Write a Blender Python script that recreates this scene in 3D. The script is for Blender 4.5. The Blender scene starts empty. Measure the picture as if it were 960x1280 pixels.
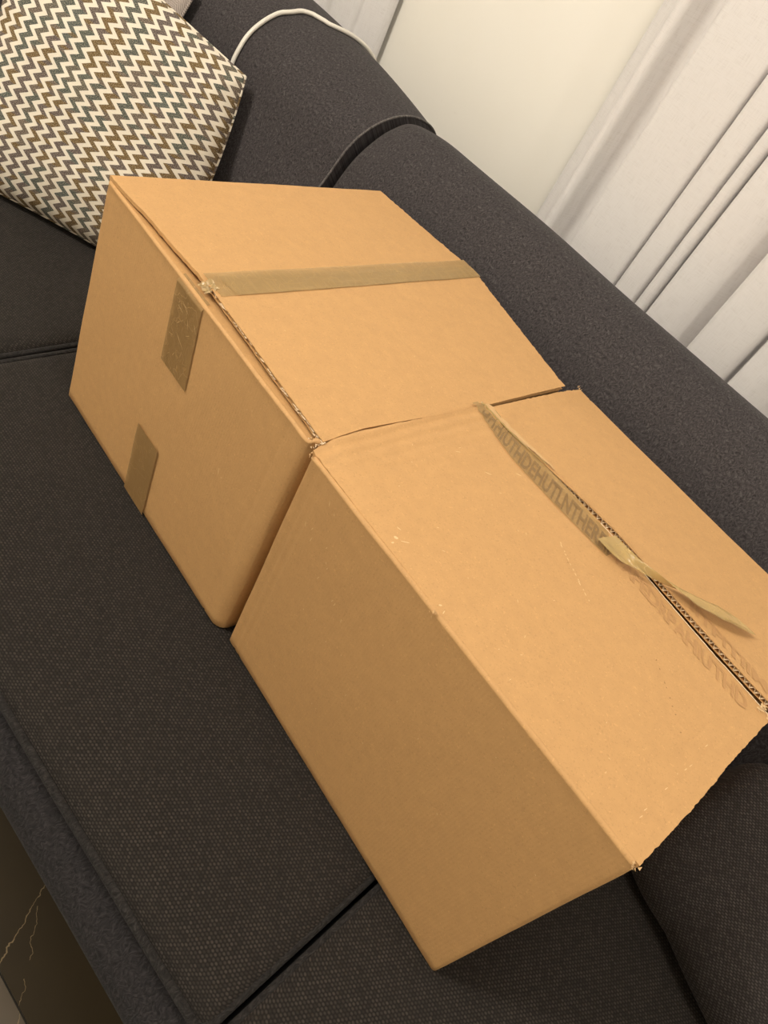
import bpy, bmesh, math, random
from math import sin, cos, pi, exp
from mathutils import Vector, Matrix, noise
random.seed(7)
C = bpy.context.scene.collection
sc = bpy.context.scene

# ------------------------------------------------------------------ camera
YAW = math.radians(4.5)                    # the sofa and the wall behind it are turned a little against the boxes
cam = bpy.data.cameras.new('camera')
cam.sensor_fit = 'VERTICAL'; cam.sensor_height = 24.0; cam.sensor_width = 18.0
cam.lens = 944.97 / 1280 * 24
cam.clip_start = .02
co = bpy.data.objects.new('camera', cam); C.objects.link(co)
Rr = ((0.573472984, 0.713631675, 0.402316503), (0.737424469, -0.235763608, -0.632946027), (-0.356838743, 0.659655481, -0.66145352))
m = Matrix.Identity(4)
for i in range(3):
    m[i][0] = Rr[0][i]; m[i][1] = -Rr[1][i]; m[i][2] = -Rr[2][i]
m[0][3], m[1][3], m[2][3] = 0.88914, -0.50033, 0.91417
co.matrix_world = m
sc.camera = co

# ------------------------------------------------------------------ world, lights, exposure
sc.view_settings.view_transform = 'Standard'; sc.view_settings.look = 'None'
sc.view_settings.gamma = 1; sc.view_settings.use_curve_mapping = False
sc.view_settings.exposure = 0.03
w = bpy.data.worlds.new('world'); sc.world = w; w.use_nodes = True
w.node_tree.nodes['Background'].inputs[0].default_value = (1, .9, .78, 1)
w.node_tree.nodes['Background'].inputs[1].default_value = .10

def area(name, loc, size, power, col, target=None):
    l = bpy.data.lights.new(name, 'AREA'); l.shape = 'DISK'; l.size = size; l.energy = power; l.color = col
    o = bpy.data.objects.new(name, l); C.objects.link(o); o.location = loc
    if target:
        o.rotation_euler = (Vector(target) - Vector(loc)).to_track_quat('-Z', 'Y').to_euler()
    return o
area('ceiling_light', (0.75, 0.05, 2.15), .45, 9, (1, .925, .83))
pl = bpy.data.lights.new('unseen_key_light', 'POINT'); pl.energy = 92; pl.shadow_soft_size = .16; pl.color = (1, .925, .83)  # added point light with no known fixture, spreads light sideways onto the wall
po = bpy.data.objects.new('unseen_key_light', pl); C.objects.link(po); po.location = (-0.55, -1.15, 2.0)

p2 = bpy.data.lights.new('added_right_light', 'POINT'); p2.energy = 28; p2.shadow_soft_size = .09; p2.color = (1, .925, .83)  # added side light without a fixture, for shadows at flap edge and curtain folds
p2o = bpy.data.objects.new('added_right_light', p2); C.objects.link(p2o); p2o.location = (2.3, -0.35, 1.75)

# ------------------------------------------------------------------ node helpers
def mat(name, col=(.5, .5, .5), rough=.7, **kw):
    mt = bpy.data.materials.new(name); mt.use_nodes = True
    b = mt.node_tree.nodes['Principled BSDF']
    b.inputs['Base Color'].default_value = (*col, 1); b.inputs['Roughness'].default_value = rough
    for k, v in kw.items(): b.inputs[k.replace('_', ' ')].default_value = v
    return mt
class N:
    def __init__(s, mt): s.t = mt.node_tree; s.b = s.t.nodes['Principled BSDF']
    def n(s, typ, **kw):
        x = s.t.nodes.new(typ)
        for k, v in kw.items(): setattr(x, k, v)
        return x
    def put(s, sock, v):
        if isinstance(v, bpy.types.NodeSocket): s.t.links.new(v, sock)
        elif v is not None: sock.default_value = v
    def math(s, op, a, b=None, c=None):
        x = s.n('ShaderNodeMath', operation=op)
        s.put(x.inputs[0], a); s.put(x.inputs[1], b); s.put(x.inputs[2], c)
        return x.outputs[0]
    def sep(s, v):
        x = s.n('ShaderNodeSeparateXYZ'); s.put(x.inputs[0], v); return x.outputs
    def comb(s, a, b, c=0.0):
        x = s.n('ShaderNodeCombineXYZ'); s.put(x.inputs[0], a); s.put(x.inputs[1], b); s.put(x.inputs[2], c); return x.outputs[0]
    def noise(s, v, scale, detail=3, rough=.5, out=0):
        x = s.n('ShaderNodeTexNoise'); s.put(x.inputs['Vector'], v)
        x.inputs['Scale'].default_value = scale; x.inputs['Detail'].default_value = detail; x.inputs['Roughness'].default_value = rough
        return x.outputs[out]
    def ramp(s, f, stops, interp='LINEAR'):
        x = s.n('ShaderNodeValToRGB'); r = x.color_ramp; r.interpolation = interp
        while len(r.elements) < len(stops): r.elements.new(.5)
        for e, (p, c) in zip(r.elements, stops):
            e.position = p; e.color = (*c, 1) if len(c) == 3 else c
        s.put(x.inputs[0], f); return x.outputs[0]
    def mix(s, f, a, b, blend='MIX'):
        x = s.n('ShaderNodeMix', data_type='RGBA', blend_type=blend)
        s.put(x.inputs[0], f)
        for k, v in ((6, a), (7, b)):
            if isinstance(v, tuple) and len(v) == 3: v = (*v, 1)
            s.put(x.inputs[k], v)
        return x.outputs[2]
    def bump(s, h, strength, dist):
        x = s.n('ShaderNodeBump'); x.inputs['Strength'].default_value = strength; x.inputs['Distance'].default_value = dist
        s.put(x.inputs['Height'], h); s.t.links.new(x.outputs[0], s.b.inputs['Normal']); return x
    def coords(s, kind='Object'):
        return s.n('ShaderNodeTexCoord').outputs[kind]
    def color(s, c): s.put(s.b.inputs['Base Color'], c)

# ------------------------------------------------------------------ materials
def cardboard(name, base, flute=True):
    mt = mat(name, base, .62, Specular_IOR_Level=.35); k = N(mt)
    o = k.coords(); uv = k.sep(k.coords('UV'))
    dk = tuple(c * .93 for c in base); lt = tuple(min(1, c * 1.04) for c in base)
    c = k.ramp(k.noise(o, 60, 4, .65), [(.25, dk), (.75, lt)])
    sp = k.noise(o, 420, 2, .6)
    c = k.mix(k.ramp(sp, [(.30, (.5, .5, .5)), (.42, (0, 0, 0))]), c, tuple(x * .72 for x in base))
    c = k.mix(k.ramp(k.noise(o, 330, 1), [(.66, (0, 0, 0)), (.74, (.45, .45, .45))]), c, tuple(min(1, x * 1.25) for x in base))
    k.color(c)
    h = k.math('MULTIPLY', k.noise(o, 260, 3), .5)
    if flute:
        wv = k.math('SINE', k.math('MULTIPLY', uv[0], 2 * pi / .0046))
        h = k.math('ADD', h, k.math('MULTIPLY', wv, .05))
    h = k.math('ADD', h, k.math('MULTIPLY', k.noise(o, 40, 2), .5))
    k.bump(h, .35, .0012)
    return mt
KRAFT = (.545, .316, .130)
M_card = cardboard('kraft_cardboard', KRAFT)
M_card2 = cardboard('kraft_cardboard_smooth', KRAFT, False)
M_edge = mat('cut_cardboard_edge', (.80, .63, .42), .85)
M_torn = mat('torn_kraft_paper', (.56, .36, .17), .8)
M_scuff = mat('pale_scuffed_paper', (.70, .50, .27), .8)
M_pit = mat('dark_pit_in_cardboard', (.30, .17, .07), .9)
M_ghost = mat('faint_lettering', (.465, .258, .105), .75)

def tape_mat(name, col, alpha):
    mt = mat(name, col, .28, Alpha=alpha, Specular_IOR_Level=.6); k = N(mt)
    o = k.coords()
    x = k.sep(o)
    wr = k.noise(k.comb(k.math('MULTIPLY', x[0], 1.0), k.math('MULTIPLY', x[1], 1.0), x[2]), 70, 4, .65)
    cr = k.ramp(k.math('ABSOLUTE', k.math('SUBTRACT', k.noise(o, 38, 2), .5)), [(0, (1, 1, 1)), (.012, (0, 0, 0))])
    st_ = k.noise(k.comb(k.math('MULTIPLY', x[0], 260.0), k.math('MULTIPLY', x[1], 30.0), x[2]), 1.0, 3, .6)
    st_ = k.math('MAXIMUM', st_, k.noise(k.comb(k.math('MULTIPLY', x[0], 30.0), k.math('MULTIPLY', x[1], 300.0), x[2]), 1.0, 3, .6))
    sm = k.ramp(st_, [(.52, (0, 0, 0)), (.66, (1, 1, 1))])
    cr = k.math('MAXIMUM', cr, k.math('MULTIPLY', sm, .55 if alpha < .75 else .12))
    k.color(k.mix(k.math('MULTIPLY', cr, .45), col, tuple(min(1, c * 1.7) for c in col)))
    k.bump(k.math('ADD', wr, k.math('MULTIPLY', cr, .4)), .5, .0016)
    return mt
M_tape = tape_mat('brown_packing_tape', (.33, .20, .078), .82)
M_tape_old = tape_mat('thin_old_packing_tape', (.42, .275, .105), .6)
M_tape_print = mat('print_on_old_tape', (.235, .135, .055), .5, Alpha=.42)
M_ribbon = tape_mat('peeled_amber_tape', (.46, .32, .12), .8)
M_ribbon.node_tree.nodes['Principled BSDF'].inputs['Roughness'].default_value = .2

def charcoal(name, base, kind):
    mt = mat(name, base, .95, Specular_IOR_Level=.18, Sheen_Weight=.04, Sheen_Roughness=.5); k = N(mt)
    x = k.sep(k.coords())
    v = k.comb(x[0], k.math('ADD', x[1], x[2]))
    vx, vy = x[0], k.math('ADD', x[1], x[2])
    lt = tuple(c * 2.0 for c in base); dk = tuple(c * .45 for c in base)
    if kind == 'weave':
        row = k.math('DIVIDE', vy, .0040); ri = k.math('FLOOR', row)
        cx_ = k.math('ADD', k.math('DIVIDE', vx, .0050), k.math('MULTIPLY', ri, .5))
        dx = k.math('SUBTRACT', k.math('FRACT', cx_), .5); dy = k.math('SUBTRACT', k.math('FRACT', row), .5)
        r2 = k.math('ADD', k.math('MULTIPLY', dx, dx), k.math('MULTIPLY', dy, dy))
        h = k.math('MAXIMUM', k.math('SUBTRACT', 1.0, k.math('MULTIPLY', r2, 4.2)), 0.0)     # one raised thread crossing per cell
        cell = k.noise(k.comb(k.math('MULTIPLY', k.math('FLOOR', cx_), 3.7), k.math('MULTIPLY', ri, 5.3)), 1.0, 0)
        col = k.mix(h, tuple(c * .45 for c in base), k.ramp(cell, [(.3, tuple(c * .9 for c in base)), (.7, tuple(c * 2.1 for c in base))]))
        col = k.mix(k.math('MULTIPLY', k.noise(v, 14, 2), .35), col, tuple(c * .75 for c in base))
        k.color(col)
        k.bump(k.math('ADD', h, k.math('MULTIPLY', k.noise(v, 700, 1), .25)), .5, .0012)
    else:
        wpv = k.noise(v, 60, 2, .5, 1)
        wx = k.n('ShaderNodeVectorMath', operation='MULTIPLY_ADD'); k.put(wx.inputs[0], wpv); wx.inputs[1].default_value = (.02, .02, 0); k.put(wx.inputs[2], v)
        q = k.sep(wx.outputs[0])
        n1 = k.noise(k.comb(k.math('MULTIPLY', q[0], 1.0), k.math('MULTIPLY', q[1], .35)), 420, 3, .65)
        n2 = k.noise(v, 22, 3)
        col = k.ramp(n1, [(.34, dk), (.5, base), (.68, lt)])
        col = k.mix(k.math('MULTIPLY', n2, .35), col, tuple(c * .7 for c in base))
        k.color(col); k.bump(n1, .5, .0018)
    return mt
M_seat = charcoal('charcoal_woven_upholstery', (.029, .0245, .021), 'weave')
M_back = charcoal('heathered_charcoal_upholstery', (.050, .0445, .0455), 'heather')
M_rail = charcoal('fuzzy_charcoal_upholstery', (.021, .019, .0195), 'heather')
M_pipe = charcoal('charcoal_piping', (.022, .020, .019), 'heather')
M_dark = charcoal('black_brown_linen', (.055, .048, .046), 'weave')
M_leg = mat('dark_wood', (.02, .013, .01), .5)

def zigzag():
    mt = mat('zigzag_woven_cloth', (.7, .65, .55), .9, Specular_IOR_Level=.2); k = N(mt)
    uv = k.sep(k.coords('UV')); u, v = uv[0], uv[1]
    tri = k.math('PINGPONG', v, .0096)                       # 0..half period
    ph = k.math('DIVIDE', k.math('ADD', u, k.math('MULTIPLY', tri, 1.65)), .0262)
    fr = k.math('FRACT', ph); cell = k.math('FLOOR', ph)
    dark = k.ramp(fr, [(0, (0, 0, 0)), (.42, (0, 0, 0)), (.45, (1, 1, 1)), (.965, (1, 1, 1)), (1, (0, 0, 0))])
    n = k.noise(k.comb(k.math('MULTIPLY', cell, 1.37), k.math('MULTIPLY', v, 11.0)), 1.0, 2, .6)
    col = k.ramp(n, [(0, (.13, .115, .09)), (.36, (.085, .10, .085)), (.45, (.15, .115, .09)), (.5, (.17, .105, .035)), (.56, (.125, .095, .088)), (.64, (.09, .11, .10)), (.75, (.15, .105, .045))], 'CONSTANT')
    sp = k.noise(k.coords('UV'), 700, 1)
    col = k.mix(k.ramp(sp, [(.36, (.5, .5, .5)), (.5, (0, 0, 0))]), col, (.46, .40, .30))
    col = k.mix(k.ramp(sp, [(.52, (0, 0, 0)), (.62, (.6, .6, .6))]), col, (.05, .045, .035))
    wh = k.mix(k.noise(k.coords('UV'), 500, 2), (.66, .60, .49), (.86, .80, .68))
    k.color(k.mix(dark, wh, col))
    k.bump(k.math('ADD', k.noise(k.coords('UV'), 1100, 2), k.math('MULTIPLY', dark, -.25)), .4, .0012)
    return mt
M_zig = zigzag()
def herring():
    mt = mat('herringbone_cloth', (.4, .36, .33), .9); k = N(mt)
    uv = k.sep(k.coords('UV'))
    tri = k.math('PINGPONG', uv[0], .014)
    st = k.math('SINE', k.math('MULTIPLY', k.math('ADD', uv[1], k.math('MULTIPLY', tri, 1.6)), 2 * pi / .0042))
    st = k.math('ADD', st, k.math('MULTIPLY', k.noise(k.coords('UV'), 300, 2), 1.2))
    k.color(k.ramp(st, [(.25, (.17, .14, .125)), (.75, (.52, .45, .40))])); return mt
M_herr = herring()

def wallpaint():
    mt = mat('cream_wall_paint', (.92, .885, .81), .55); k = N(mt); o = k.coords()
    c = k.ramp(k.noise(o, 3, 3), [(.35, (.92, .885, .80)), (.65, (.935, .905, .83))])
    c = k.mix(k.ramp(k.noise(o, 17, 4, .7), [(.70, (0, 0, 0)), (.78, (.25, .25, .25))]), c, (.62, .55, .46))
    k.color(c); k.bump(k.noise(o, 90, 3), .1, .002); return mt
M_wall = wallpaint()
def drape():
    mt = mat('white_curtain_linen', (.75, .71, .67), .9, Sheen_Weight=.2); k = N(mt); o = k.coords(); x = k.sep(o)
    a = k.noise(k.comb(k.math('MULTIPLY', x[0], 900.0), k.math('MULTIPLY', x[2], 40.0)), 1, 2)
    b = k.noise(k.comb(k.math('MULTIPLY', x[0], 40.0), k.math('MULTIPLY', x[2], 900.0)), 1, 2)
    h = k.math('ADD', a, b)
    k.color(k.ramp(h, [(.7, (.70, .67, .65)), (1.0, (.78, .755, .74)), ]))
    x2 = k.bump(h, .25, .0006); return mt
M_drape = drape()
M_ceil = mat('ceiling_paint', (.8, .77, .7), .8)
def marble(name, a, b):
    mt = mat(name, a, .34, Specular_IOR_Level=.3); k = N(mt)
    pos = k.n('ShaderNodeNewGeometry').outputs['Position']
    nz = k.noise(pos, 30, 3, .6, 1)
    off = k.n('ShaderNodeVectorMath', operation='MULTIPLY_ADD'); k.put(off.inputs[0], nz); off.inputs[1].default_value = (.028,) * 3; k.put(off.inputs[2], pos)
    q = k.sep(off.outputs[0])
    c = k.mix(k.noise(pos, 6, 4, .6), a, b)
    def seg(x0, y0, x1, y1, wd):
        L = math.hypot(x1 - x0, y1 - y0); dx, dy = (x1 - x0) / L, (y1 - y0) / L
        px = k.math('SUBTRACT', q[0], x0 + .014); py = k.math('SUBTRACT', q[1], y0 + .014)
        al = k.math('ADD', k.math('MULTIPLY', px, dx), k.math('MULTIPLY', py, dy))
        ac = k.math('ABSOLUTE', k.math('SUBTRACT', k.math('MULTIPLY', px, dy), k.math('MULTIPLY', py, dx)))
        on = k.math('MULTIPLY', k.math('GREATER_THAN', al, 0.0), k.math('LESS_THAN', al, L))
        return k.math('MULTIPLY', on, k.math('LESS_THAN', ac, wd))
    v = k.math('MAXIMUM', seg(.585, -.222, .662, -.333, .0007), seg(.618, -.255, .678, -.295, .0005))
    v = k.math('MAXIMUM', v, seg(.70, -.31, .95, -.45, .0004))
    rid = k.math('ABSOLUTE', k.math('SUBTRACT', k.noise(pos, 1.7, 4, .55), .5))
    v2 = k.math('MULTIPLY', k.math('LESS_THAN', rid, .0006), .2)
    k.color(k.mix(k.math('MULTIPLY', v, .6), c, (.30, .22, .12)))
    return mt
M_mar = marble('dark_brown_marble', (.024, .017, .008), (.040, .028, .013))
M_mar2 = marble('greyer_brown_marble', (.085, .068, .048), (.12, .095, .07))
M_grout = mat('dark_grout', (.02, .017, .013), .9)
M_cable = mat('white_cable_rubber', (.72, .69, .62), .4)

# ------------------------------------------------------------------ object helpers
def link(name, verts, faces, m_, parent=None, uvs=None, smooth=True, off=(0, 0, 0)):
    me = bpy.data.meshes.new(name)
    o_ = Vector(off)
    me.from_pydata([Vector(v) - o_ for v in verts], [], faces)
    if uvs:
        l = me.uv_layers.new(name='uv')
        flat = []
        for lp in me.loops: flat.extend(uvs[lp.vertex_index])
        l.data.foreach_set('uv', flat)
    if smooth: me.polygons.foreach_set('use_smooth', [True] * len(me.polygons))
    me.materials.append(m_); me.update()
    bm = bmesh.new(); bm.from_mesh(me); bmesh.ops.recalc_face_normals(bm, faces=bm.faces); bm.to_mesh(me); bm.free()
    o = bpy.data.objects.new(name, me); C.objects.link(o)
    if parent: o.parent = parent
    return o
def sharp(o, ang=40):
    me = o.data; bm = bmesh.new(); bm.from_mesh(me)
    for e in bm.edges:
        if len(e.link_faces) == 2 and e.calc_face_angle(0) > math.radians(ang): e.smooth = False
    bm.to_mesh(me); bm.free(); return o
def empty(name, loc, label, cat, rz=0, group=None):
    o = bpy.data.objects.new(name, None); C.objects.link(o); o.location = loc; o.rotation_euler = (0, 0, rz)
    o.empty_display_size = .1; o['label'] = label; o['category'] = cat
    if group: o['group'] = group
    return o
def interp(x, pts):
    if x <= pts[0][0]: return pts[0][1]
    for (a, fa), (b, fb) in zip(pts, pts[1:]):
        if x <= b:
            t = (x - a) / (b - a); return fa + (fb - fa) * t
    return pts[-1][1]
def nz(x, y=0, z=0): return noise.noise(Vector((x, y, z)))
def lerp(a, b, t): return a + (b - a) * t

def slab(top, nu, nv, th):
    """closed slab under the surface top(u,v)->Vector"""
    V = []; F = []; UV = []
    for lay in (0, 1):
        for j in range(nv + 1):
            for i in range(nu + 1):
                p = top(i / nu, j / nv); V.append((p.x, p.y, p.z - th * lay)); UV.append((p.x, p.y))
    n = (nu + 1) * (nv + 1); k = lambda i, j, l: l * n + j * (nu + 1) + i
    for j in range(nv):
        for i in range(nu):
            F.append((k(i, j, 0), k(i + 1, j, 0), k(i + 1, j + 1, 0), k(i, j + 1, 0)))
            F.append((k(i, j, 1), k(i, j + 1, 1), k(i + 1, j + 1, 1), k(i + 1, j, 1)))
    for i in range(nu):
        F.append((k(i, 0, 0), k(i, 0, 1), k(i + 1, 0, 1), k(i + 1, 0, 0)))
        F.append((k(i, nv, 0), k(i + 1, nv, 0), k(i + 1, nv, 1), k(i, nv, 1)))
    for j in range(nv):
        F.append((k(0, j, 0), k(0, j + 1, 0), k(0, j + 1, 1), k(0, j, 1)))
        F.append((k(nu, j, 0), k(nu, j, 1), k(nu, j + 1, 1), k(nu, j + 1, 0)))
    return V, F, UV
def join(*gs):
    V, F, U = [], [], []
    for v, f, u in gs:
        b = len(V); V += v; F += [tuple(i + b for i in q) for q in f]; U += u
    return V, F, U
def tube(path, r, seg=8, closed=False):
    V, F = [], []; n = len(path); up = Vector((0, 0, 1)); prev = None
    for i, p in enumerate(path):
        p = Vector(p)
        a = Vector(path[(i - 1) % n] if closed or i else path[0]); b = Vector(path[(i + 1) % n] if closed or i < n - 1 else path[-1])
        t = (b - a).normalized()
        s = t.cross(up if prev is None else prev)
        if s.length < 1e-4: s = t.cross(Vector((1, 0, 0)))
        s.normalize(); u = s.cross(t).normalized(); prev = u
        rr = r(i / (n - 1)) if callable(r) else r
        for k in range(seg):
            a_ = 2 * pi * k / seg; V.append(p + (s * cos(a_) + u * sin(a_)) * rr)
    m_ = n if closed else n - 1
    for i in range(m_):
        for k in range(seg):
            a_, b_ = i * seg + k, i * seg + (k + 1) % seg; c_, d_ = ((i + 1) % n) * seg + (k + 1) % seg, ((i + 1) % n) * seg + k
            F.append((a_, b_, c_, d_))
    if not closed:
        F.append(tuple(range(seg))); F.append(tuple((n - 1) * seg + k for k in range(seg)))
    return V, F, [(0, 0)] * len(V)
def smooth_path(pts, k=6):
    out = []; P = [Vector(p) for p in pts]; n = len(P)
    for i in range(n - 1):
        p0, p1, p2, p3 = P[max(i - 1, 0)], P[i], P[i + 1], P[min(i + 2, n - 1)]
        for j in range(k):
            t = j / k
            out.append(.5 * ((2 * p1) + (-p0 + p2) * t + (2 * p0 - 5 * p1 + 4 * p2 - p3) * t * t + (-p0 + 3 * p1 - 3 * p2 + p3) * t ** 3))
    out.append(P[-1]); return out

# ------------------------------------------------------------------ setting (in the frame turned by YAW)
FL = -.45
cy, sy = cos(YAW), sin(YAW)
def W(x, y, z): return (x * cy - y * sy, x * sy + y * cy, z)       # sofa frame -> world
def boxmesh(x0, x1, y0, y1, z0, z1):
    V = [W(x, y, z) for z in (z0, z1) for y in (y0, y1) for x in (x0, x1)]
    F = [(0, 2, 3, 1), (4, 5, 7, 6), (0, 1, 5, 4), (2, 6, 7, 3), (0, 4, 6, 2), (1, 3, 7, 5)]
    return V, F, [(0, 0)] * 8
def struct(name, g, m_, parent=None, smooth=False):
    o = link(name, g[0], g[1], m_, parent, None, smooth)
    if parent is None: o['kind'] = 'structure'
    return o
X0, X1, Y0, Y1, ZC = -2.7, 3.3, -3.2, 1.05, 2.25
struct('wall_back', boxmesh(X0 - .1, X1 + .1, Y1, Y1 + .1, FL, ZC), M_wall)
struct('wall_left', boxmesh(X0 - .1, X0, Y0, Y1, FL, ZC), M_wall)
struct('wall_right', boxmesh(X1, X1 + .1, Y0, Y1, FL, ZC), M_wall)
struct('wall_front', boxmesh(X0 - .1, X1 + .1, Y0 - .1, Y0, FL, ZC), M_wall)
struct('ceiling', boxmesh(X0 - .1, X1 + .1, Y0 - .1, Y1 + .1, ZC, ZC + .1), M_ceil)
for nm, g in (('baseboard_back', boxmesh(X0, X1, Y1 - .012, Y1, FL, FL + .09)), ('baseboard_left', boxmesh(X0, X0 + .012, Y0, Y1 - .012, FL, FL + .09)), ('baseboard_right', boxmesh(X1 - .012, X1, Y0, Y1 - .012, FL, FL + .09))):
    struct(nm, g, M_ceil)
fl = struct('floor', boxmesh(X0 - .1, X1 + .1, Y0 - .1, Y1 + .1, FL - .1, FL - .004), M_grout)
# big polished tiles, joints parallel to the sofa (one joint runs just in front of it at y' = -0.385)
ts = .8; gap = .0012
for iy in range(-4, 2):
    for ix in range(-4, 5):
        xa = .18 + ix * ts; ya = -.385 + iy * ts
        xb, yb = min(xa + ts, X1), min(ya + ts, Y1); xa, ya = max(xa, X0), max(ya, Y0)
        if xb - xa < .02 or yb - ya < .02: continue
        t = struct('tile', boxmesh(xa + gap, xb - gap, ya + gap, yb - gap, FL - .0039, FL), M_mar2 if iy == -1 and ix in (0, 1) else M_mar, fl)

# ------------------------------------------------------------------ curtains
def curtain(name, prof, label, zt=2.16, zb=FL + .012, wob=.004, seed=0):
    e = empty(name, W(prof[0][0], prof[0][1], zb), label, 'curtain')
    # resample the plan profile
    P = [Vector((x, y, 0)) for x, y in prof]
    pts = []
    for a, b in zip(P, P[1:]):
        k = max(1, int((b - a).length / .006))
        for i in range(k): pts.append(a.lerp(b, i / k))
    pts.append(P[-1])
    for _ in range(2):
        pts = [pts[0]] + [(pts[i - 1] + pts[i] * 2 + pts[i + 1]) / 4 for i in range(1, len(pts) - 1)] + [pts[-1]]
    nzl = 60; V, F, U = [], [], []
    for side in (0, 1):
        for j in range(nzl + 1):
            z = zb + (zt - zb) * j / nzl
            for i, p in enumerate(pts):
                dx = .012 * nz(p.x * 2 + seed, z * .9, 3); dy = wob * nz(p.x * 7 + seed, z * 1.7, 8)
                V.append(W(p.x + dx, p.y + dy + side * .0012, z)); U.append((p.x, z))
    n = len(pts); m_ = (nzl + 1) * n
    for j in range(nzl):
        for i in range(n - 1):
            a = j * n + i; F.append((a, a + 1, a + n + 1, a + n)); F.append((m_ + a, m_ + a + n, m_ + a + n + 1, m_ + a + 1))
    for j in range(nzl):
        for i in (0, n - 1): a = j * n + i; F.append((a, a + n, m_ + a + n, m_ + a))
    for i in range(n - 1):
        for j in (0, nzl): a = j * n + i; F.append((a, a + 1, m_ + a + 1, m_ + a))
    o = link('cloth', V, F, M_drape, e, U, True, e.location)
    r0, r1 = min(x for x, y in prof) - .05, max(x for x, y in prof) + .05
    L = W(0, 0, 0)
    v, f, u = tube([Vector(W(lerp(r0, r1, i / 4), .955, 2.185)) for i in range(5)], .012, 12)
    link('curtain_rail', v, f, M_ceil, e, None, True, e.location)
    for xb in (r0 + .04, r1 - .04):
        v, f, u = boxmesh(xb - .008, xb + .008, .955, Y1, 2.177, 2.193); link('bracket', v, f, M_ceil, e, None, False, e.location)
    return e
prof = [(.058, 1.03), (.068, 1.005), (.078, .990), (.094, .988), (.112, .985), (.119, .955), (.126, .930), (.140, .926), (.150, .934), (.158, .965), (.170, .985), (.188, .986), (.195, .965),
        (.202, .935), (.235, .936), (.290, .938), (.3325, .942), (.3345, .975), (.3375, .975), (.339, .938), (.365, .934), (.3915, .938), (.3935, .972), (.3975, .972), (.399, .932),
        (.4225, .934), (.4245, .972), (.4285, .972), (.430, .934), (.460, .932), (.490, .938), (.512, .952), (.528, .975), (.5355, .992), (.5395, .985), (.5415, .925), (.556, .918), (.586, .920), (.612, .926), (.634, .934),
        (.637, .975), (.641, .975), (.645, .93), (.69, .925), (.72, .94), (.74, .97)]
x = .78
while x < 3.0:
    s_ = random.uniform(.05, .09)
    prof += [(x, .925), (x + s_ * .6, .928), (x + s_, .97), (x + s_ * 1.3, .975)]; x += s_ * 1.7
curtain('curtain', prof, 'white linen curtain hanging in long folds behind the right of the sofa')
lp = []
x = -2.4
while x < -.60:
    lp += [(x, .99), (x + .03, .995), (x + .055, 1.015), (x + .075, 1.01)]; x += .10
lp += [(-.61, .995), (-.595, .997), (-.57, 1.01), (-.548, 1.02), (-.541, 1.035)]
curtain('curtain', lp, 'pale curtain edge at the top left, above the white cable', seed=9)

# ------------------------------------------------------------------ sofa (built in its own frame; root turned by YAW)
sofa = empty('sofa', (0, 0, FL), 'large charcoal fabric sofa with piped seat cushions under the two boxes', 'sofa', YAW)
OFF = (0, 0, FL)
def spart(name, g, m_, parent=sofa, uv=None):
    return link(name, g[0], g[1], m_, parent, uv, True, OFF)
def rbox(x0, x1, y0, y1, z0, z1, r, nx=60, ny=50, nzz=8, top=None, pw=3.2):
    """soft box: gridded cube surface pushed to rounded edges"""
    V, F = [], []; idx = {}
    cx, cyy, cz = (x0 + x1) / 2, (y0 + y1) / 2, (z0 + z1) / 2
    hx, hy, hz = (x1 - x0) / 2, (y1 - y0) / 2, (z1 - z0) / 2
    def gs(n, h):      # denser towards the edges
        out = []
        ne = 5
        for i in range(ne): out.append(-h + r * i / ne)
        for i in range(n + 1): out.append(-h + r + (2 * h - 2 * r) * i / n)
        for i in range(ne): out.append(h - r + r * (i + 1) / ne)
        return out
    gx, gy, gz = gs(nx, hx), gs(ny, hy), gs(nzz, hz)
    def vert(i, j, k):
        if (i, j, k) in idx: return idx[(i, j, k)]
        p = Vector((gx[i], gy[j], gz[k]))
        c = Vector((max(-hx + r, min(hx - r, p.x)), max(-hy + r, min(hy - r, p.y)), max(-hz + r, min(hz - r, p.z))))
        d = p - c
        if d.length > 1e-9: p = c + d.normalized() * r
        x, y, z = p.x + cx, p.y + cyy, p.z + cz
        if top: x, y, z = top(x, y, z)
        idx[(i, j, k)] = len(V); V.append((x, y, z)); return idx[(i, j, k)]
    a, b, c = len(gx) - 1, len(gy) - 1, len(gz) - 1
    for i in range(a):
        for j in range(b):
            F.append((vert(i, j, c), vert(i + 1, j, c), vert(i + 1, j + 1, c), vert(i, j + 1, c))); F.append((vert(i, j, 0), vert(i, j + 1, 0), vert(i + 1, j + 1, 0), vert(i + 1, j, 0)))
    for i in range(a):
        for k in range(c):
            F.append((vert(i, 0, k), vert(i + 1, 0, k), vert(i + 1, 0, k + 1), vert(i, 0, k + 1))); F.append((vert(i, b, k), vert(i, b, k + 1), vert(i + 1, b, k + 1), vert(i + 1, b, k)))
    for j in range(b):
        for k in range(c):
            F.append((vert(0, j, k), vert(0, j, k + 1), vert(0, j + 1, k + 1), vert(0, j + 1, k))); F.append((vert(a, j, k), vert(a, j + 1, k), vert(a, j + 1, k + 1), vert(a, j, k + 1)))
    return V, F, None
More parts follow.
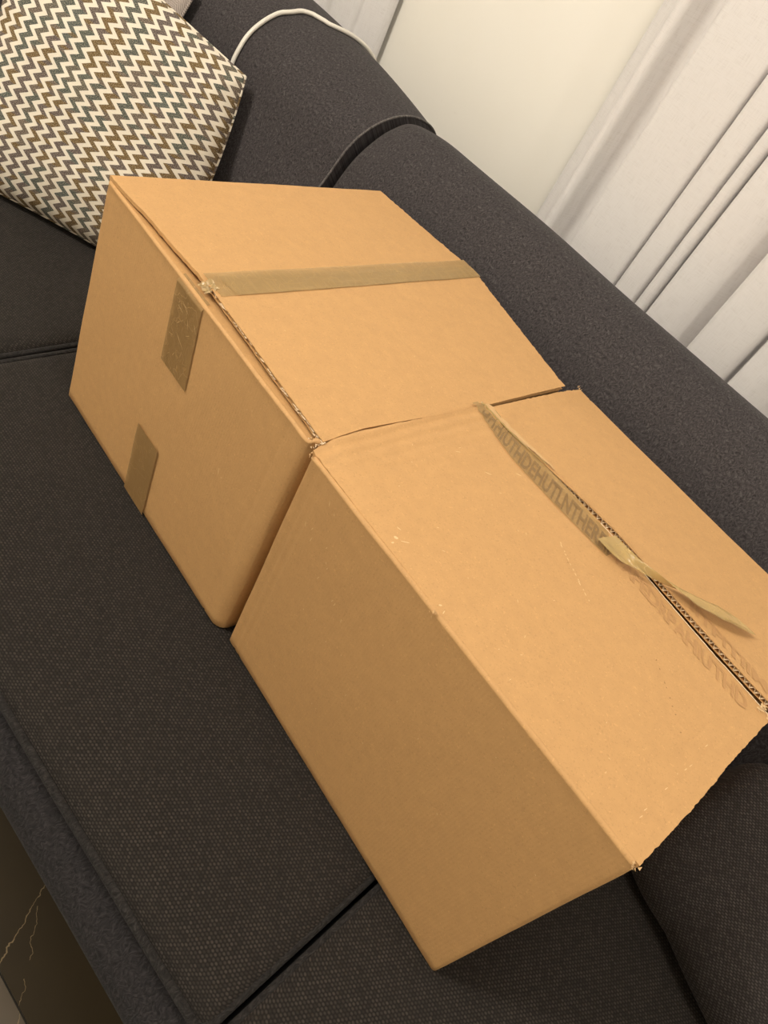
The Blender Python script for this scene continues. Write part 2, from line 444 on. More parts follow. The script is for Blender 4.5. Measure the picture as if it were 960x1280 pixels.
# base and front rail
spart('base', rbox(-1.12, 1.90, -.20, .86, -.40, -.165, .02, 20, 12, 3), M_back)
spart('front_rail', rbox(-1.12, 1.90, -.362, -.285, -.40, -.030, .034, 90, 4, 14,
      lambda x, y, z: (x, y + .0035 * nz(x * 3, z * 6, 2) + .14 * min(1, max(0, (-.075 - z) / .32)), z + .002 * nz(x * 5, y * 5, 1))), M_rail)
for lx in (-1.05, 1.83):
    for ly in (-.28, .78):
        spart('leg', rbox(lx - .025, lx + .025, ly - .025, ly + .025, FL, -.40, .004, 2, 2, 2), M_leg)
for x0, x1, y1 in ((-1.105, -.1225, .60), (-.1085, .882, .497), (.8885, 1.88, .497)):
    yf = -.300
    def puff(x, y, z, x0=x0, x1=x1, yf=yf, y1=y1):
        if z > -.12:
            e = min(x - x0, x1 - x, y - yf + .01, y1 - y)
            k = max(0, min(1, e / .03)); k = 1 - (1 - k) ** 2.2
            up = (z + .165) / .165
            z -= (1 - k) * .011 * up
            z += .0014 * nz(x * 9, y * 9, 4) * k * up - .0014 * up * k
        return x, y, z
    c_ = spart('seat_cushion', rbox(x0, x1, yf - .018, y1, -.1645, 0, .013, 70, 50, 5, puff), M_seat)
    # welted edge all round the top
    zt = -.0125; ya = yf - .0205; r_ = .012; xa_, xb_ = x0, x1
    if x0 > 0: xa_ = x0 + .0045
    elif x0 > -.5: xb_ = x1 - .0045
    path = []
    for (cx_, cy_, a0) in ((xa_ + r_, ya + r_, pi), (xb_ - r_, ya + r_, 1.5 * pi), (xb_ - r_, y1 - r_, 0), (xa_ + r_, y1 - r_, .5 * pi)):
        for i in range(5): a = a0 + i * pi / 8; path.append(Vector((cx_ + r_ * cos(a), cy_ + r_ * sin(a), zt)))
    dense = []
    for a, b in zip(path, path[1:] + path[:1]):
        k = max(1, int((b - a).length / .03))
        for i in range(k):
            q = a.lerp(b, i / k); dense.append(q + Vector((0, .0012 * nz(q.x * 8, q.y * 8, 5), .0015 * nz(q.x * 6, q.y * 6, 7))))
    v, f, u = tube(dense, .0052, 8, True)
    link('piping', v, f, M_pipe, c_, None, True, OFF)
# backrests
END = .03
PL = [(.425, .001), (.45, .10), (.49, .22), (.538, .316), (.5685, .382), (.611, .423), (.667, .445), (.727, .446), (.785, .428), (.82, .39), (.84, .30), (.845, .15), (.84, .001)]
PM = [(.508, -.12), (.506, .05), (.508, .14), (.514, .24), (.530, .32), (.557, .383), (.597, .428), (.635, .451), (.672, .460), (.727, .448), (.785, .422), (.82, .39), (.84, .30), (.84, .05), (.835, -.12)]
def backrest(x0, x1, prof, crown, endsq, name='backrest'):
    base = smooth_path([(0, y, z) for y, z in prof], 5)
    cyy, cz = .68, .2
    n = 90; V, F = [], []
    xs = []
    for i in range(n + 1):
        t = i / n; xs.append(x0 + (x1 - x0) * (.5 - .5 * cos(pi * t)) * 1.0)
    def inset(x):
        d = min(x - x0, x1 - x)
        a = .014 * (1 - min(1, d / .10)) ** 2
        if endsq: a = -.036 * (1 - (1 - min(1, d / .42)) ** 2)
        if not endsq:
            e = min(1, d / .022); a += .018 * (1 - math.sqrt(max(0, 1 - (1 - e) ** 2)))
        return a
    for x in xs:
        ins = inset(x); d = min(x - x0, x1 - x)
        cr = crown * (1 - (1 - min(1, d / .35)) ** 2)
        for k, p in enumerate(base):
            a = base[max(0, k - 1)]; b = base[min(len(base) - 1, k + 1)]
            t = (b - a).normalized(); nrm = Vector((0, -t.z, t.y))   # outwards is the left of travel
            up = max(0, min(1, (p.z - .1) / .3))
            s_ = -ins * up
            q = p + nrm * s_
            q.z += cr * up; q.x = x
            q += nrm * (.004 * nz(x * 4, p.y * 6, p.z * 6) * up)
            V.append(q)
    m_ = len(base)
    for i in range(n):
        for k in range(m_ - 1): a = i * m_ + k; F.append((a, a + 1, a + m_ + 1, a + m_))
        F.append((i * m_ + m_ - 1, i * m_, (i + 1) * m_, (i + 1) * m_ + m_ - 1))
    F.append(tuple(range(m_))); F.append(tuple(n * m_ + k for k in range(m_)))
    o = spart(name, (V, F, None), M_back)
    sharp(o, 60)
    if endsq:
        for i in (0, n):
            path = [V[i * m_ + k] for k in range(m_)]
            v, f, u = tube(path, .0022, 6); link('piping', v, f, M_piping2, o, None, True, OFF)
    return o
M_piping2 = charcoal('pale_charcoal_piping', (.12, .11, .105), 'heather')
left_back = backrest(-1.105, -.121, PL, .0, True)
backrest(-.104, 1.353, PM, .003, False)
backrest(1.356, 1.88, PM, .003, False)
# arms, both outside the picture
spart('armrest', rbox(-1.36, -1.122, -.34, .86, -.40, .16, .05, 12, 40, 16), M_back)
spart('armrest', rbox(1.902, 2.14, -.34, .86, -.40, .16, .05, 12, 40, 16), M_back)

# ------------------------------------------------------------------ cardboard boxes
def body(corn_b, corn_t, rad, ztops, rt, bulge, root, seed, creases=(), dent=None, name='carton_body'):
    """four walls with rounded uprights and rolled top edges, and a bottom. corners FL,FR,BR,BL"""
    Wd = 1.0
    loop = []   # (s,t) in unit square + side + outward
    cb = [Vector(c) for c in corn_b]; ct = [Vector(c) for c in corn_t]
    wx = (ct[1] - ct[0]).length; wy = (ct[3] - ct[0]).length
    cs = [(0, 0), (wx, 0), (wx, wy), (0, wy)]
    dirs = [(1, 0), (0, 1), (-1, 0), (0, -1)]
    for k in range(4):
        a, b = cs[k], cs[(k + 1) % 4]; d = dirs[k]; r0, r1 = rad[k], rad[(k + 1) % 4]
        Ln = (wx if k % 2 == 0 else wy)
        nrm = (d[1], -d[0])
        nn = 130
        for i in range(nn):
            s_ = r0 + (Ln - r0 - r1) * i / (nn - 1)
            loop.append((a[0] + d[0] * s_, a[1] + d[1] * s_, nrm[0], nrm[1], k, s_))
        d2 = dirs[(k + 1) % 4]; c_ = (b[0] - d[0] * r1 + d2[0] * r1, b[1] - d[1] * r1 + d2[1] * r1)
        a0 = math.atan2(nrm[1], nrm[0])
        for i in range(1, 6):
            a = a0 + (pi / 2) * i / 6
            loop.append((c_[0] + r1 * cos(a), c_[1] + r1 * sin(a), cos(a), sin(a), k if i < 3 else (k + 1) % 4, 0))
    def M(x, y, z):
        u, v = x / wx, y / wy
        p = cb[0].lerp(cb[1], u).lerp(cb[3].lerp(cb[2], u), v); q = ct[0].lerp(ct[1], u).lerp(ct[3].lerp(ct[2], u), v)
        h = q.z
        r = p.lerp(q, z / h); r.z = z; return r
    V, F, U = [], [], []
    n = len(loop)
    levels = []
    for j in range(31): levels.append(('w', j / 30))
    for j in range(1, 7): levels.append(('r', j / 6))
    levels.append(('i', 1)); levels.append(('i', 2))
    per = 0; pers = []
    for i in range(n):
        pers.append(per); a, b = loop[i], loop[(i + 1) % n]; per += math.hypot(b[0] - a[0], b[1] - a[1])
    # bottom ring, slightly inset
    rows = 0
    for typ, t in [('b', 0)] + levels:
        for i, (x, y, nx_, ny_, k, s_) in enumerate(loop):
            zt = ztops[k]
            if typ == 'b': z, ins = 0.0, .003
            elif typ == 'w': z, ins = .003 + (zt - rt - .003) * t, 0
            elif typ == 'r': a = t * pi / 2; z, ins = zt - rt + rt * sin(a), rt * (1 - cos(a))
            else: z, ins = zt - .003 * t, rt + .0008 * t
            off = 0
            if typ in 'wr':
                hz = z / zt; L = wx if k % 2 == 0 else wy
                env = sin(pi * min(1, max(0, s_ / L))) if s_ else 0
                off = bulge * env * sin(pi * min(1, hz)) + .0007 * nz(x * 14 + seed, y * 14, z * 10)
                for c_s in creases:
                    if k == 0 and s_: off -= .0011 * exp(-((s_ - c_s - .002 * nz(z * 8, c_s * 90, 2)) / .0022) ** 2)
                if k == 1 and dent and s_: off += (dent(s_) - .0002) * min(1, max(0, z / zt)) ** 3
                # score line just below the rolled top edge
                dz_ = zt - rt * 1.6 - z
                if typ == 'w': off -= .0009 * exp(-(dz_ / .003) ** 2)
            p = M(x + nx_ * (off - ins), y + ny_ * (off - ins), z); V.append(p); U.append((pers[i], z))
        rows += 1
    for j in range(rows - 1):
        for i in range(n):
            a, b = j * n + i, j * n + (i + 1) % n; F.append((a, b, b + n, a + n))
    F.append(tuple(range(n))[::-1])
    return link(name, V, F, M_card, root, U, True, root.location), M

# ---- the box on the left
XR = [(-.01, .5020), (.01, .5012), (.03, .4990), (.07, .4960), (.13, .4982), (.2, .5015), (.3, .5022), (.49, .5004)]
def xr1(y): return interp(y, XR)
b1 = empty('cardboard_box', (.25, .25, 0), 'taped cardboard box with two brown tape strips on its front, beside the zigzag pillow', 'box')
H1 = .3915
body([(-.0004, -.0039, 0), (.4969, -.0010, 0), (.498, .489, 0), (0, .492, 0)],
     [(-.0014, .0018, H1), (.5020, .0005, H1), (.4998, .4875, H1), (-.0037, .492, H1)],
     [.006, .020, .008, .008], [H1 - .0065, H1 - .001, H1 - .0065, H1 - .001], .0045, .0015, b1, 1, (.46,), lambda q: xr1(q) - lerp(.5020, .4998, q / .49))
yf1 = [(-.01, .003), (.05, .008), (.1, .0125), (.2, .0185), (.25, .0195), (.3, .019), (.4, .0155), (.51, .012)]
yb1 = [(-.01, .502), (.066, .5135), (.157, .5255), (.2227, .5366), (.349, .513), (.505, .486)]
def seam1(y): return lerp(.2345, .2225, y / .53)
def xl1(y): return lerp(-.0014, -.0037, y / .5) + .0008
def z1(x, y):
    t = min(x / .23, 1) if x < .23 else min((.5 - x) / .27, 1)
    z = H1 - .0003 + .0022 * max(0, t) ** 2
    z += .0006 * nz(x * 9, y * 9, 1) + .0004 * nz(x * 25, y * 25, 2)
    # faint pressed lines over the inner flaps
    for yy in (.197, .255): z -= .0007 * exp(-((y - yy - .012 * nz(x * 4, 0, 5)) / .0016) ** 2)
    if y < .06: z += .0012 * nz(x * 16, 0, 9) * (1 - y / .06)
    return z
def rag(x, s, a=.0011): return a * nz(x * 160, s, 0) + a * .9 * nz(x * 55, s, 3)
def fl1(side):
    def top(u, v, dz=0):
        xa = xl1(v * .5) if side == 0 else seam1(v * .53) + .0007
        xb = seam1(v * .53) - .0007 if side == 0 else xr1(v * .5)
        x = lerp(xa, xb, u)
        y = lerp(interp(x, yf1) + rag(x, 1, .0009), interp(x, yb1) + rag(x, 7, .0017), v)
        return Vector((x, y, z1(x, y) + dz + (.0012 if side else 0)))
    return top
t0, t1 = fl1(0), fl1(1)
g = slab(t0, 110, 110, .0052); f_ = link('outer_flap', *g[:2], M_card2, b1, g[2], True, b1.location); sharp(f_)
l0 = slab(t1, 130, 110, .0011); l1 = slab(lambda u, v: t1(u, .004 + v * .98, -.0030), 60, 4, .0006); l2 = slab(lambda u, v: t1(u, v * .995, -.0056), 60, 20, .0009)
g = join(l0, l1, l2); f_ = link('outer_flap', *g[:2], M_card2, b1, g[2], True, b1.location); sharp(f_)
def flute_row(fn, z0, z1_, u0, u1, L, depth, pitch, along='x', ph=0.0):
    """one wavy strip: fn(u, d) gives the plan point d metres behind the edge"""
    V, F, U = [], [], []; n = int(L / pitch * 8)
    for i in range(n + 1):
        s_ = i / n; u = lerp(u0, u1, s_); w_ = .5 + .5 * sin(2 * pi * (s_ * L / pitch + ph) + 1.2 * nz(s_ * 30, ph, 0))
        for d in (0, depth):
            p = fn(u, d); V.append(Vector((p.x, p.y, p.z + lerp(z0, z1_, w_)))); U.append((0, 0))
    m_ = len(V)
    for i in range(n): a = 2 * i; F.append((a, a + 1, a + 3, a + 2))
    # back side of the strip for thickness
    V += [v - Vector((0, 0, .00035)) for v in V]; U += U
    for i in range(n): a = m_ + 2 * i; F.append((a, a + 2, a + 3, a + 1))
    for i in range(n): a = 2 * i; F.append((a, a + 2, m_ + a + 2, m_ + a))
    return V, F, U
# torn, frayed middle layer showing along the front cut of the right-hand flap
fr = []
for k in range(70):
    u = random.random(); p = t1(u, 0); s_ = random.uniform(.002, .007)
    a = Vector((p.x, p.y - random.uniform(-.0005, .0012), p.z - random.uniform(.001, .0048))); b = a + Vector((s_, random.uniform(-.0004, .0004), random.uniform(-.0008, .0008)))
    fr.append(([a, b, b + Vector((0, .002, .0005)), a + Vector((0, .002, -.0004))], [(0, 1, 2, 3)], [(0, 0)] * 4))
g = join(*fr); o = link('frayed_edge', g[0], g[1], M_edge, f_, None, False, b1.location); o['kind'] = 'stuff'
# inner flaps below
def inner(x0, x1, ya, yb, z, root, seed):
    g = slab(lambda u, v: Vector((lerp(x0, x1, u), lerp(ya, yb, v), z + .0004 * nz(u * 6, v * 6, seed) - .0060 * min(1, v * 7))), 30, 20, .0045)
    o = link('inner_flap', g[0], g[1], M_card, root, g[2], True, root.location); sharp(o); return o
inner(.006, .488, .0055, .20, H1 - .0068, b1, 1); inner(.006, .488, .4865, .29, H1 - .0068, b1, 2)

# tape helper: strip following a surface
def strip(name, fn, nu, nv, m_, root, parent=None, th=.00025):
    V, F, U = [], [], []
    for j in range(nv + 1):
        for i in range(nu + 1): V.append(fn(i / nu, j / nv)); U.append((i / nu, j / nv))
    n = nu + 1
    for j in range(nv):
        for i in range(nu): a = j * n + i; F.append((a, a + 1, a + n + 1, a + n))
    return link(name, V, F, m_, parent or root, U, True, root.location)
ta = strip('top_tape', lambda u, v: (lambda x, y: Vector((x, y, max(z1(x, y), z1(x + .004, y), z1(x - .004, y)) + .0019 + .0004 * abs(nz(x * 80, y * 40, 3)))))(
    lerp(lerp(.2125, .199, v), lerp(.2575, .245, v), u) + .0012 * nz(v * 5, 0, 4), lerp(.024 + .010 * (1 - u) * 0, .5345, v) + .0015 * nz(u * 9, v, 2)), 12, 120, M_tape_old, b1)
strip('top_tape', lambda u, v: (lambda x, y: Vector((x, y, z1(x, y) + .0027)))(
    lerp(lerp(.2185, .2125, v) + .0045 * v, lerp(.2575, .244, v), u), lerp(.038 + .010 * u, .534, v)), 8, 80, M_tape_old, b1)
# front strips
def front1(x, z): # front wall surface of the left box
    return lerp(-.0035, .0010, z / .38) - .0015 * sin(pi * x / .5) * sin(pi * z / .385) - .0012
def ftape(x0, x1, x2, x3, za, zb):
    def fn(u, v):
        x = lerp(lerp(x0, x2, v), lerp(x1, x3, v), u); z = lerp(za, zb, v) + (.0 if v in (0, 1) else 0)
        y = front1(x, min(z, .38))
        if z > .3785: t = z - .3785; z2 = .3785 + .0075 * sin(min(1.2, t / .0075)) ; y = front1(x, .38) + .0005 + max(0, t) * .8; z = z2
        return Vector((x, y - .0003 - .0008 * abs(nz(x * 90, z * 60, 2)) * (1 if v > .5 else .2), z))
    return fn
strip('front_tape', ftape(.2125, .2785, .199, .2600, .2625, .391), 20, 50, M_tape, b1)
strip('front_tape', ftape(.2095, .2700, .2035, .2635, .001, .134), 10, 20, M_tape, b1)
sc_ = [(.240, .315, .030, .0007, -.5), (.228, .335, .012, .0006, .9), (.246, .345, .014, .0006, -1.0), (.252, .332, .010, .0005, .7), (.236, .290, .008, .0005, 1.2), (.262, .350, .012, .0007, -.8), (.224, .352, .014, .0008, -.2), (.233, .360, .018, .0008, -.4), (.220, .310, .012, .0005, .3), (.250, .300, .010, .0005, 1.5)]
TAPESCR = sc_
# crumpled loose bit of clear tape over the flap gap
cr = []
def crum(u, v):
    x = lerp(.226, .246, u); y = lerp(.0105, .027, v); z = lerp(.3885, .3952, v)
    return Vector((x + .004 * nz(u * 5, v * 5, 1), y + .003 * nz(u * 6, v * 6, 4), z + .0024 * nz(u * 4, v * 4, 9) + .0020))
M_clear = mat('clear_crumpled_tape', (.50, .36, .16), .25, Alpha=.6, Specular_IOR_Level=.8)
strip('crumpled_tape', crum, 14, 12, M_clear, b1)
def marks(surf, items, m_, root, parent, name, rough=.3):
    """small slivers of lifted paper or pits lying on a surface: (x,y,len,width,angle)"""
    gs_ = []
    for (x, y, L, w_, a) in items:
        V = []
        for k in range(7):
            th = 2 * pi * k / 7; r = 1 + .5 * nz(x * 90 + k, y * 90, 1)
            px, py = L / 2 * cos(th) * r, w_ / 2 * sin(th) * r
            X, Y = x + px * cos(a) - py * sin(a), y + px * sin(a) + py * cos(a)
            V.append(surf(X, Y))
        gs_.append((V, [tuple(range(7))], [(0, 0)] * 7))
    g = join(*gs_); o = link(name, g[0], g[1], m_, parent, None, False, root.location); o['kind'] = 'stuff'; return o
rnd = random.Random(3)
s1 = lambda x, y: Vector((x, y, z1(x, y) + .0016))
marks(s1, [(rnd.uniform(.03, .47), rnd.uniform(.05, .46), rnd.uniform(.001, .004), .0007, rnd.uniform(-.6, .6)) for _ in range(14)], M_scuff, b1, b1, 'scuff')
sF = lambda x, z: Vector((x, front1(x, z) - .0003, z))
marks(lambda x, z: Vector((x, front1(x, z) - .0016, z)), TAPESCR, M_scuff, b1, b1, 'scratch')
marks(sF, [(.386, .225, .009, .0011, 1.9), (.395, .222, .003, .001, .5), (.33, .10, .003, .0013, 0)] + [(rnd.uniform(.03, .45), rnd.uniform(.03, .35), .0018, .0009, rnd.uniform(0, 3)) for _ in range(10)], M_scuff, b1, b1, 'scuff')
# frayed corner where the two boxes meet
fr = []
for k in range(26):
    a = Vector((.494 + rnd.uniform(-.006, .009), .008 + rnd.uniform(-.006, .006), .384 + rnd.uniform(-.004, .006)))
    fr.append(([a, a + Vector((rnd.uniform(.001, .004), rnd.uniform(-.002, .002), rnd.uniform(-.001, .003))), a + Vector((rnd.uniform(-.001, .002), rnd.uniform(.001, .003), rnd.uniform(-.002, .003)))], [(0, 1, 2)], [(0, 0)] * 3))
g = join(*fr); o = link('frayed_corner', g[0], g[1], M_edge, b1, None, False, b1.location); o['kind'] = 'stuff'
# ---- the box on the right
b2 = empty('cardboard_box', (.757, .27, 0), 'cardboard box on the right with peeling printed tape and an open corrugated seam on top', 'box')
H2 = .382
body([(.5118, .0070, 0), (1.0058, .0022, 0), (1.004, .532, 0), (.510, .530, 0)],
     [(.5067, -.0043, H2), (1.0072, .0077, H2), (1.0045, .538, H2), (.5060, .530, H2)],
     [.007, .006, .008, .008], [H2, H2 - .0065, H2, H2 - .0065], .005, .0015, b2, 5, (.018, .031))
left_x = [(-.01, .5055), (.004, .5040), (.0114, .5025), (.03, .5010), (.0713, .4984), (.1342, .5008), (.2022, .5041), (.2528, .5050), (.2929, .5058), (.4657, .5062), (.54, .5055)]
left_z = [(-.01, .001), (.004, .003), (.03, .0105), (.0713, .0115), (.1342, .0120), (.2022, .0125), (.2528, .0130), (.2929, .0125), (.4657, .0105), (.52, .006), (.54, .004)]
right_x = [(0, 1.0075), (.1205, 1.0080), (.1989, 1.0055), (.3012, 1.0058), (.55, 1.006)]
seam2 = [(.49, .285), (.503, .2865), (.56, .296), (.62, .309), (.68, .3175), (.73, .3215), (.825, .3185), (.919, .315), (1.01, .3155)]
back2 = [(.49, .5325), (.638, .5352), (.7655, .5405), (.8813, .5460), (1.01, .551)]
def front2(x): return lerp(-.0043, .0077, (x - .5067) / .5008)
def zfront(x, y):
    lx = interp(y, left_x)
    z = H2 - .0004 + (interp(y, left_z)) * exp(-max(0, x - lx) / .09)
    t = max(0, min(1, (y - .01) / .3)); z += .0020 * sin(t * pi / 2)
    # flutes crushed into ridges beside the left end
    z += .0014 * sin((x - .5) / .0145 * 2 * pi + 1.6 * nz(y * 6, 0, 1)) * exp(-max(0, x - .50) / .032)
    z += .0007 * nz(x * 8, y * 8, 3) + .0005 * nz(x * 24, y * 24, 5)
    z -= .0016 * exp(-((x - .7249) ** 2 + (y - front2(.7249)) ** 2) / .000045)
    for xx in (.966, .985): z -= .0004 * exp(-((x - xx) / .0015) ** 2)
    return z
def zrear(x, y):
    lx = interp(y, left_x)
    t = max(0, min(1, (y - .30) / .23))
    z = H2 + .0115 * (1 - t) ** 1.2 * min(1, max(0, (x - .5) / .25)) + .0004
    z += (interp(y, left_z) - .004) * exp(-max(0, x - lx) / .08) * (1 if y < .5 else max(0, (.54 - y) / .04))
    z += .0006 * nz(x * 8, y * 8, 13) + .0004 * nz(x * 24, y * 24, 15)
    z -= .0009 * exp(-((x - .527 - .01 * nz(y * 7, 0, 0)) / .0018) ** 2)
    return z
def gapw(x): return interp(x, [(.5, .0), (.72, .0006), (.80, .0028), (1.0, .0040)])
def surf2(x, y, up=.0008):
    s_ = interp(x, seam2)
    if y < s_ - .004: z = zfront(x, y)
    elif y > s_ + .001: z = zrear(x, y)
    else: z = lerp(zfront(x, s_ - .004), zrear(x, s_ + .001), (y - s_ + .004) / .005)
    return Vector((x, y, z + up))
def f2a(u, v, dz=0):
    y0_ = v * .31; x = lerp(interp(y0_, left_x), interp(y0_, right_x), u) + (rag(y0_, 4, .0012) if u in (0, 1) else 0)
    y = lerp(front2(x) + .0045, interp(x, seam2) - gapw(x) + rag(x, 2, .0005), v)
    if u < .0001: x += .0008 * nz(y * 90, 2, 0)
    return Vector((x, y, zfront(x, y) + dz))
def f2b(u, v, dz=0):
    y0_ = .3 + v * .235; x = lerp(interp(y0_, left_x), interp(y0_, right_x), u) + (rag(y0_, 14, .0012) if u in (0, 1) else 0)
    y = lerp(interp(x, seam2) + rag(x, 22, .0004), interp(x, back2), v)
    return Vector((x, y, zrear(x, y) + dz))
g = slab(f2a, 260, 120, .0050); fa = link('front_flap', g[0], g[1], M_card2, b2, g[2], True, b2.location); sharp(fa)
l0 = slab(f2b, 170, 80, .0010); l2 = slab(lambda u, v: f2b(u, v, -.0066), 120, 20, .0009)
g = join(l0, l2); fb = link('rear_flap', g[0], g[1], M_card2, b2, g[2], True, b2.location); sharp(fb)
fe = lambda u, d: f2b(u, 0) + Vector((0, .0003 + d, 0))
g = flute_row(fe, -.0012, -.0064, .01, .99, .5, .014, .0080)
link('fluting', g[0], g[1], M_edge, fb, None, True, b2.location)
# pale lip of the front liner along the open seam
V = []; F = []
n = 120
for i in range(n + 1):
    u = lerp(.42, 1, i / n); p = f2a(u, 1)
    V += [p + Vector((0, -.0012, .0003)), p + Vector((0, .0003, .0004 + .0003 * nz(u * 90, 0, 0))), p + Vector((0, .0004, -.0006))]
for i in range(n):
    a = 3 * i; F += [(a, a + 1, a + 4, a + 3), (a + 1, a + 2, a + 5, a + 4)]
link('liner_lip', V, F, M_edge, fa, None, False, b2.location)
def inner2(x0, x1, z):
    g = slab(lambda u, v: Vector((lerp(x0, x1, u), lerp(.010, .522, v), z)), 6, 6, .0045); o = link('inner_flap', g[0], g[1], M_card, b2, g[2], True, b2.location); sharp(o)
inner2(.512, .752, H2 - .0088); inner2(1.001, .764, H2 - .0088)
# frayed right-hand end of the seam
fr = []
for k in range(30):
    a = Vector((1.000 + rnd.uniform(-.014, .004), .311 + rnd.uniform(-.010, .004), H2 + rnd.uniform(.0015, .0045)))
    fr.append(([a, a + Vector((rnd.uniform(.002, .007), rnd.uniform(-.003, .001), rnd.uniform(-.001, .003))), a + Vector((rnd.uniform(-.001, .003), rnd.uniform(.001, .005), rnd.uniform(-.001, .002)))], [(0, 1, 2)], [(0, 0)] * 3))
g = join(*fr); o = link('frayed_corner', g[0], g[1], M_scuff, fa, None, False, b2.location); o['kind'] = 'stuff'
# frayed corners front left and front right
fr = []
for (cx_, cy_, cz_, sp_) in ((.5085, -.001, .378, .006), (1.004, .006, .381, .004), (.7249, -.003, .3815, .004), (.5040, .530, .383, .004)):
    for k in range(12):
        a = Vector((cx_ + rnd.uniform(-sp_, sp_), cy_ + rnd.uniform(-.002, .003), cz_ + rnd.uniform(-sp_, sp_) * .6))
        fr.append(([a, a + Vector((rnd.uniform(.001, .003), rnd.uniform(-.0025, .001), rnd.uniform(-.001, .002))), a + Vector((rnd.uniform(-.001, .002), rnd.uniform(.0, .003), rnd.uniform(.0, .0025)))], [(0, 1, 2)], [(0, 0)] * 3))
g = join(*fr); o = link('frayed_corner', g[0], g[1], M_torn, b2, None, False, b2.location); o['kind'] = 'stuff'
# tape along the seam
tlo = [(.494, .270), (.54, .2655), (.592, .2625), (.677, .2700), (.7517, .2790), (.77, .283)]
tup = [(.494, .3060), (.5844, .3030), (.6702, .3135), (.735, .3180), (.77, .317)]
def st(u, v):
    x = lerp(.4965, .757, u); lo, up_ = interp(x, tlo), interp(x, tup)
    if u > .9: t = (u - .9) / .1; up_ = lerp(up_, lo + .012, t)
    y = lerp(lo, up_, v); p = surf2(x, y, .0009)
    q = surf2(x, max(y, interp(x, seam2) - .004), .0009) if v > .75 else p
    p.z += .0007 * abs(nz(x * 30, y * 120, 6)); return p
strip('seam_tape', st, 150, 16, M_tape_old, b2)
# torn paper strip standing up along the tape
def curl(u, v):
    x = lerp(.503, .628, u); y = interp(x, seam2) + .0035 + .002 * nz(u * 8, 0, 0)
    w_ = (.012 + .004 * nz(u * 9, 1, 0)) * (1 - u) ** .4
    a = lerp(-.2, 2.2, v) + .5 * nz(u * 6, 2, 0)
    return Vector((x, y + w_ * v * .8, surf2(x, y + w_ * v, .0018).z + .004 * sin(pi * v) * (1 - u * .7) + .0012 * nz(u * 20, v * 3, 4)))
strip('torn_paper', curl, 60, 8, M_torn, b2)
def curl2(u, v):
    x = lerp(.499, .616, u); y = interp(x, seam2) - .001
    return Vector((x, y + .003 * v, surf2(x, y + .003, .0016).z + .0055 * sin(pi * min(1, v + .2)) * (1 - u) + .0008 * nz(u * 24, v, 2)))
strip('lifted_tape', curl2, 50, 5, M_ribbon, b2)
# peeled, twisted end of the tape
cl = smooth_path([(.738, .298, .3925), (.765, .293, .3955), (.790, .298, .398), (.815, .310, .4005), (.838, .323, .4020), (.865, .339, .4025), (.890, .357, .4015), (.910, .374, .3985), (.930, .392, .394)], 8)
wd = [(0, .034), (.12, .026), (.25, .014), (.37, .012), (.5, .020), (.62, .028), (.75, .028), (.9, .017), (1, .002)]
tw = [(0, 0), (.15, .35), (.3, 1.0), (.45, 2.2), (.6, 2.75), (.8, 2.85), (1, 2.95)]
def rib(u, v):
    i = min(len(cl) - 1, int(u * (len(cl) - 1) + .5)); a = cl[max(0, i - 1)]; b = cl[min(len(cl) - 1, i + 1)]; t = (b - a).normalized()
    s_ = Vector((0, 0, 1)).cross(t).normalized(); n_ = t.cross(s_); an = interp(u, tw)
    d = (v - .5) * interp(u, wd)
    fold = .0022 * sin(v * pi * 2 + u * 9) * (1 - abs(2 * u - 1) ** 3) + .0012 * nz(u * 16, v * 4, 2)
    p = cl[i] + s_ * (d * cos(an)) + n_ * (d * sin(an) * .7 + fold)
    q = surf2(p.x, p.y, .0012); p.z = max(p.z, q.z); return p
o = strip('peeled_tape', rib, 64, 10, M_ribbon, b2); o['label'] = 'peeled twisted amber end of the tape'
# printed lettering left on the tape and on the cardboard
def lettering(text, x0, x1, ylo, yhi, m_, name, up, jig=.0, skip=0):
    cu = bpy.data.curves.new('t', 'FONT'); cu.body = text; cu.size = 1; cu.resolution_u = 2; cu.offset = .03
    to = bpy.data.objects.new('t', cu); C.objects.link(to)
    bpy.context.view_layer.update()
    me = to.evaluated_get(bpy.context.evaluated_depsgraph_get()).to_mesh()
    V = [v.co.copy() for v in me.vertices]; F = [tuple(p.vertices) for p in me.polygons]
    to.to_mesh_clear() if False else None
    xs = [v.x for v in V]; ys = [v.y for v in V]; a, b, c_, d = min(xs), max(xs), min(ys), max(ys)
    out = []
    for v in V:
        s_ = (v.x - a) / (b - a); t = (v.y - c_) / (d - c_); x = lerp(x0, x1, s_)
        y = lerp(ylo(x), yhi(x), t); x -= .48 * (y - ylo(x)) + jig * nz(x * 60, y_ if False else 0, 2); out.append(surf2(x, y, up))
    C.objects.unlink(to); bpy.data.objects.remove(to); bpy.data.curves.remove(cu)
    # subdivide not needed: the letters are small against the flap's curvature
    return link(name, out, F, m_, b2, None, False, b2.location)
lettering('DHHIUTHDEHUTLNTHEREIP', .516, .764, lambda x: interp(x, tlo) + .001, lambda x: interp(x, tup) - .010, M_tape_print, 'tape_print', .0022)
lettering('PAPEDRPAHIUTHD', .768, .985, lambda x: interp(x, seam2) - .034, lambda x: interp(x, seam2) - .012, M_ghost, 'print_residue', .0006, .003)
lettering('IITPITIIM', .862, .985, lambda x: interp(x, seam2) + .009, lambda x: interp(x, seam2) + .026, M_ghost, 'print_residue', .0006, .002)
g_ = [(lerp(.60, .78, t), interp(lerp(.60, .78, t), tup) + .004 + rnd.uniform(0, .004), rnd.uniform(.003, .009), .0012, rnd.uniform(-.1, .2)) for t in [i / 22 for i in range(23)]]
marks(lambda x, y: surf2(x, y, .0006), g_, M_ghost, b2, b2, 'glue_residue')
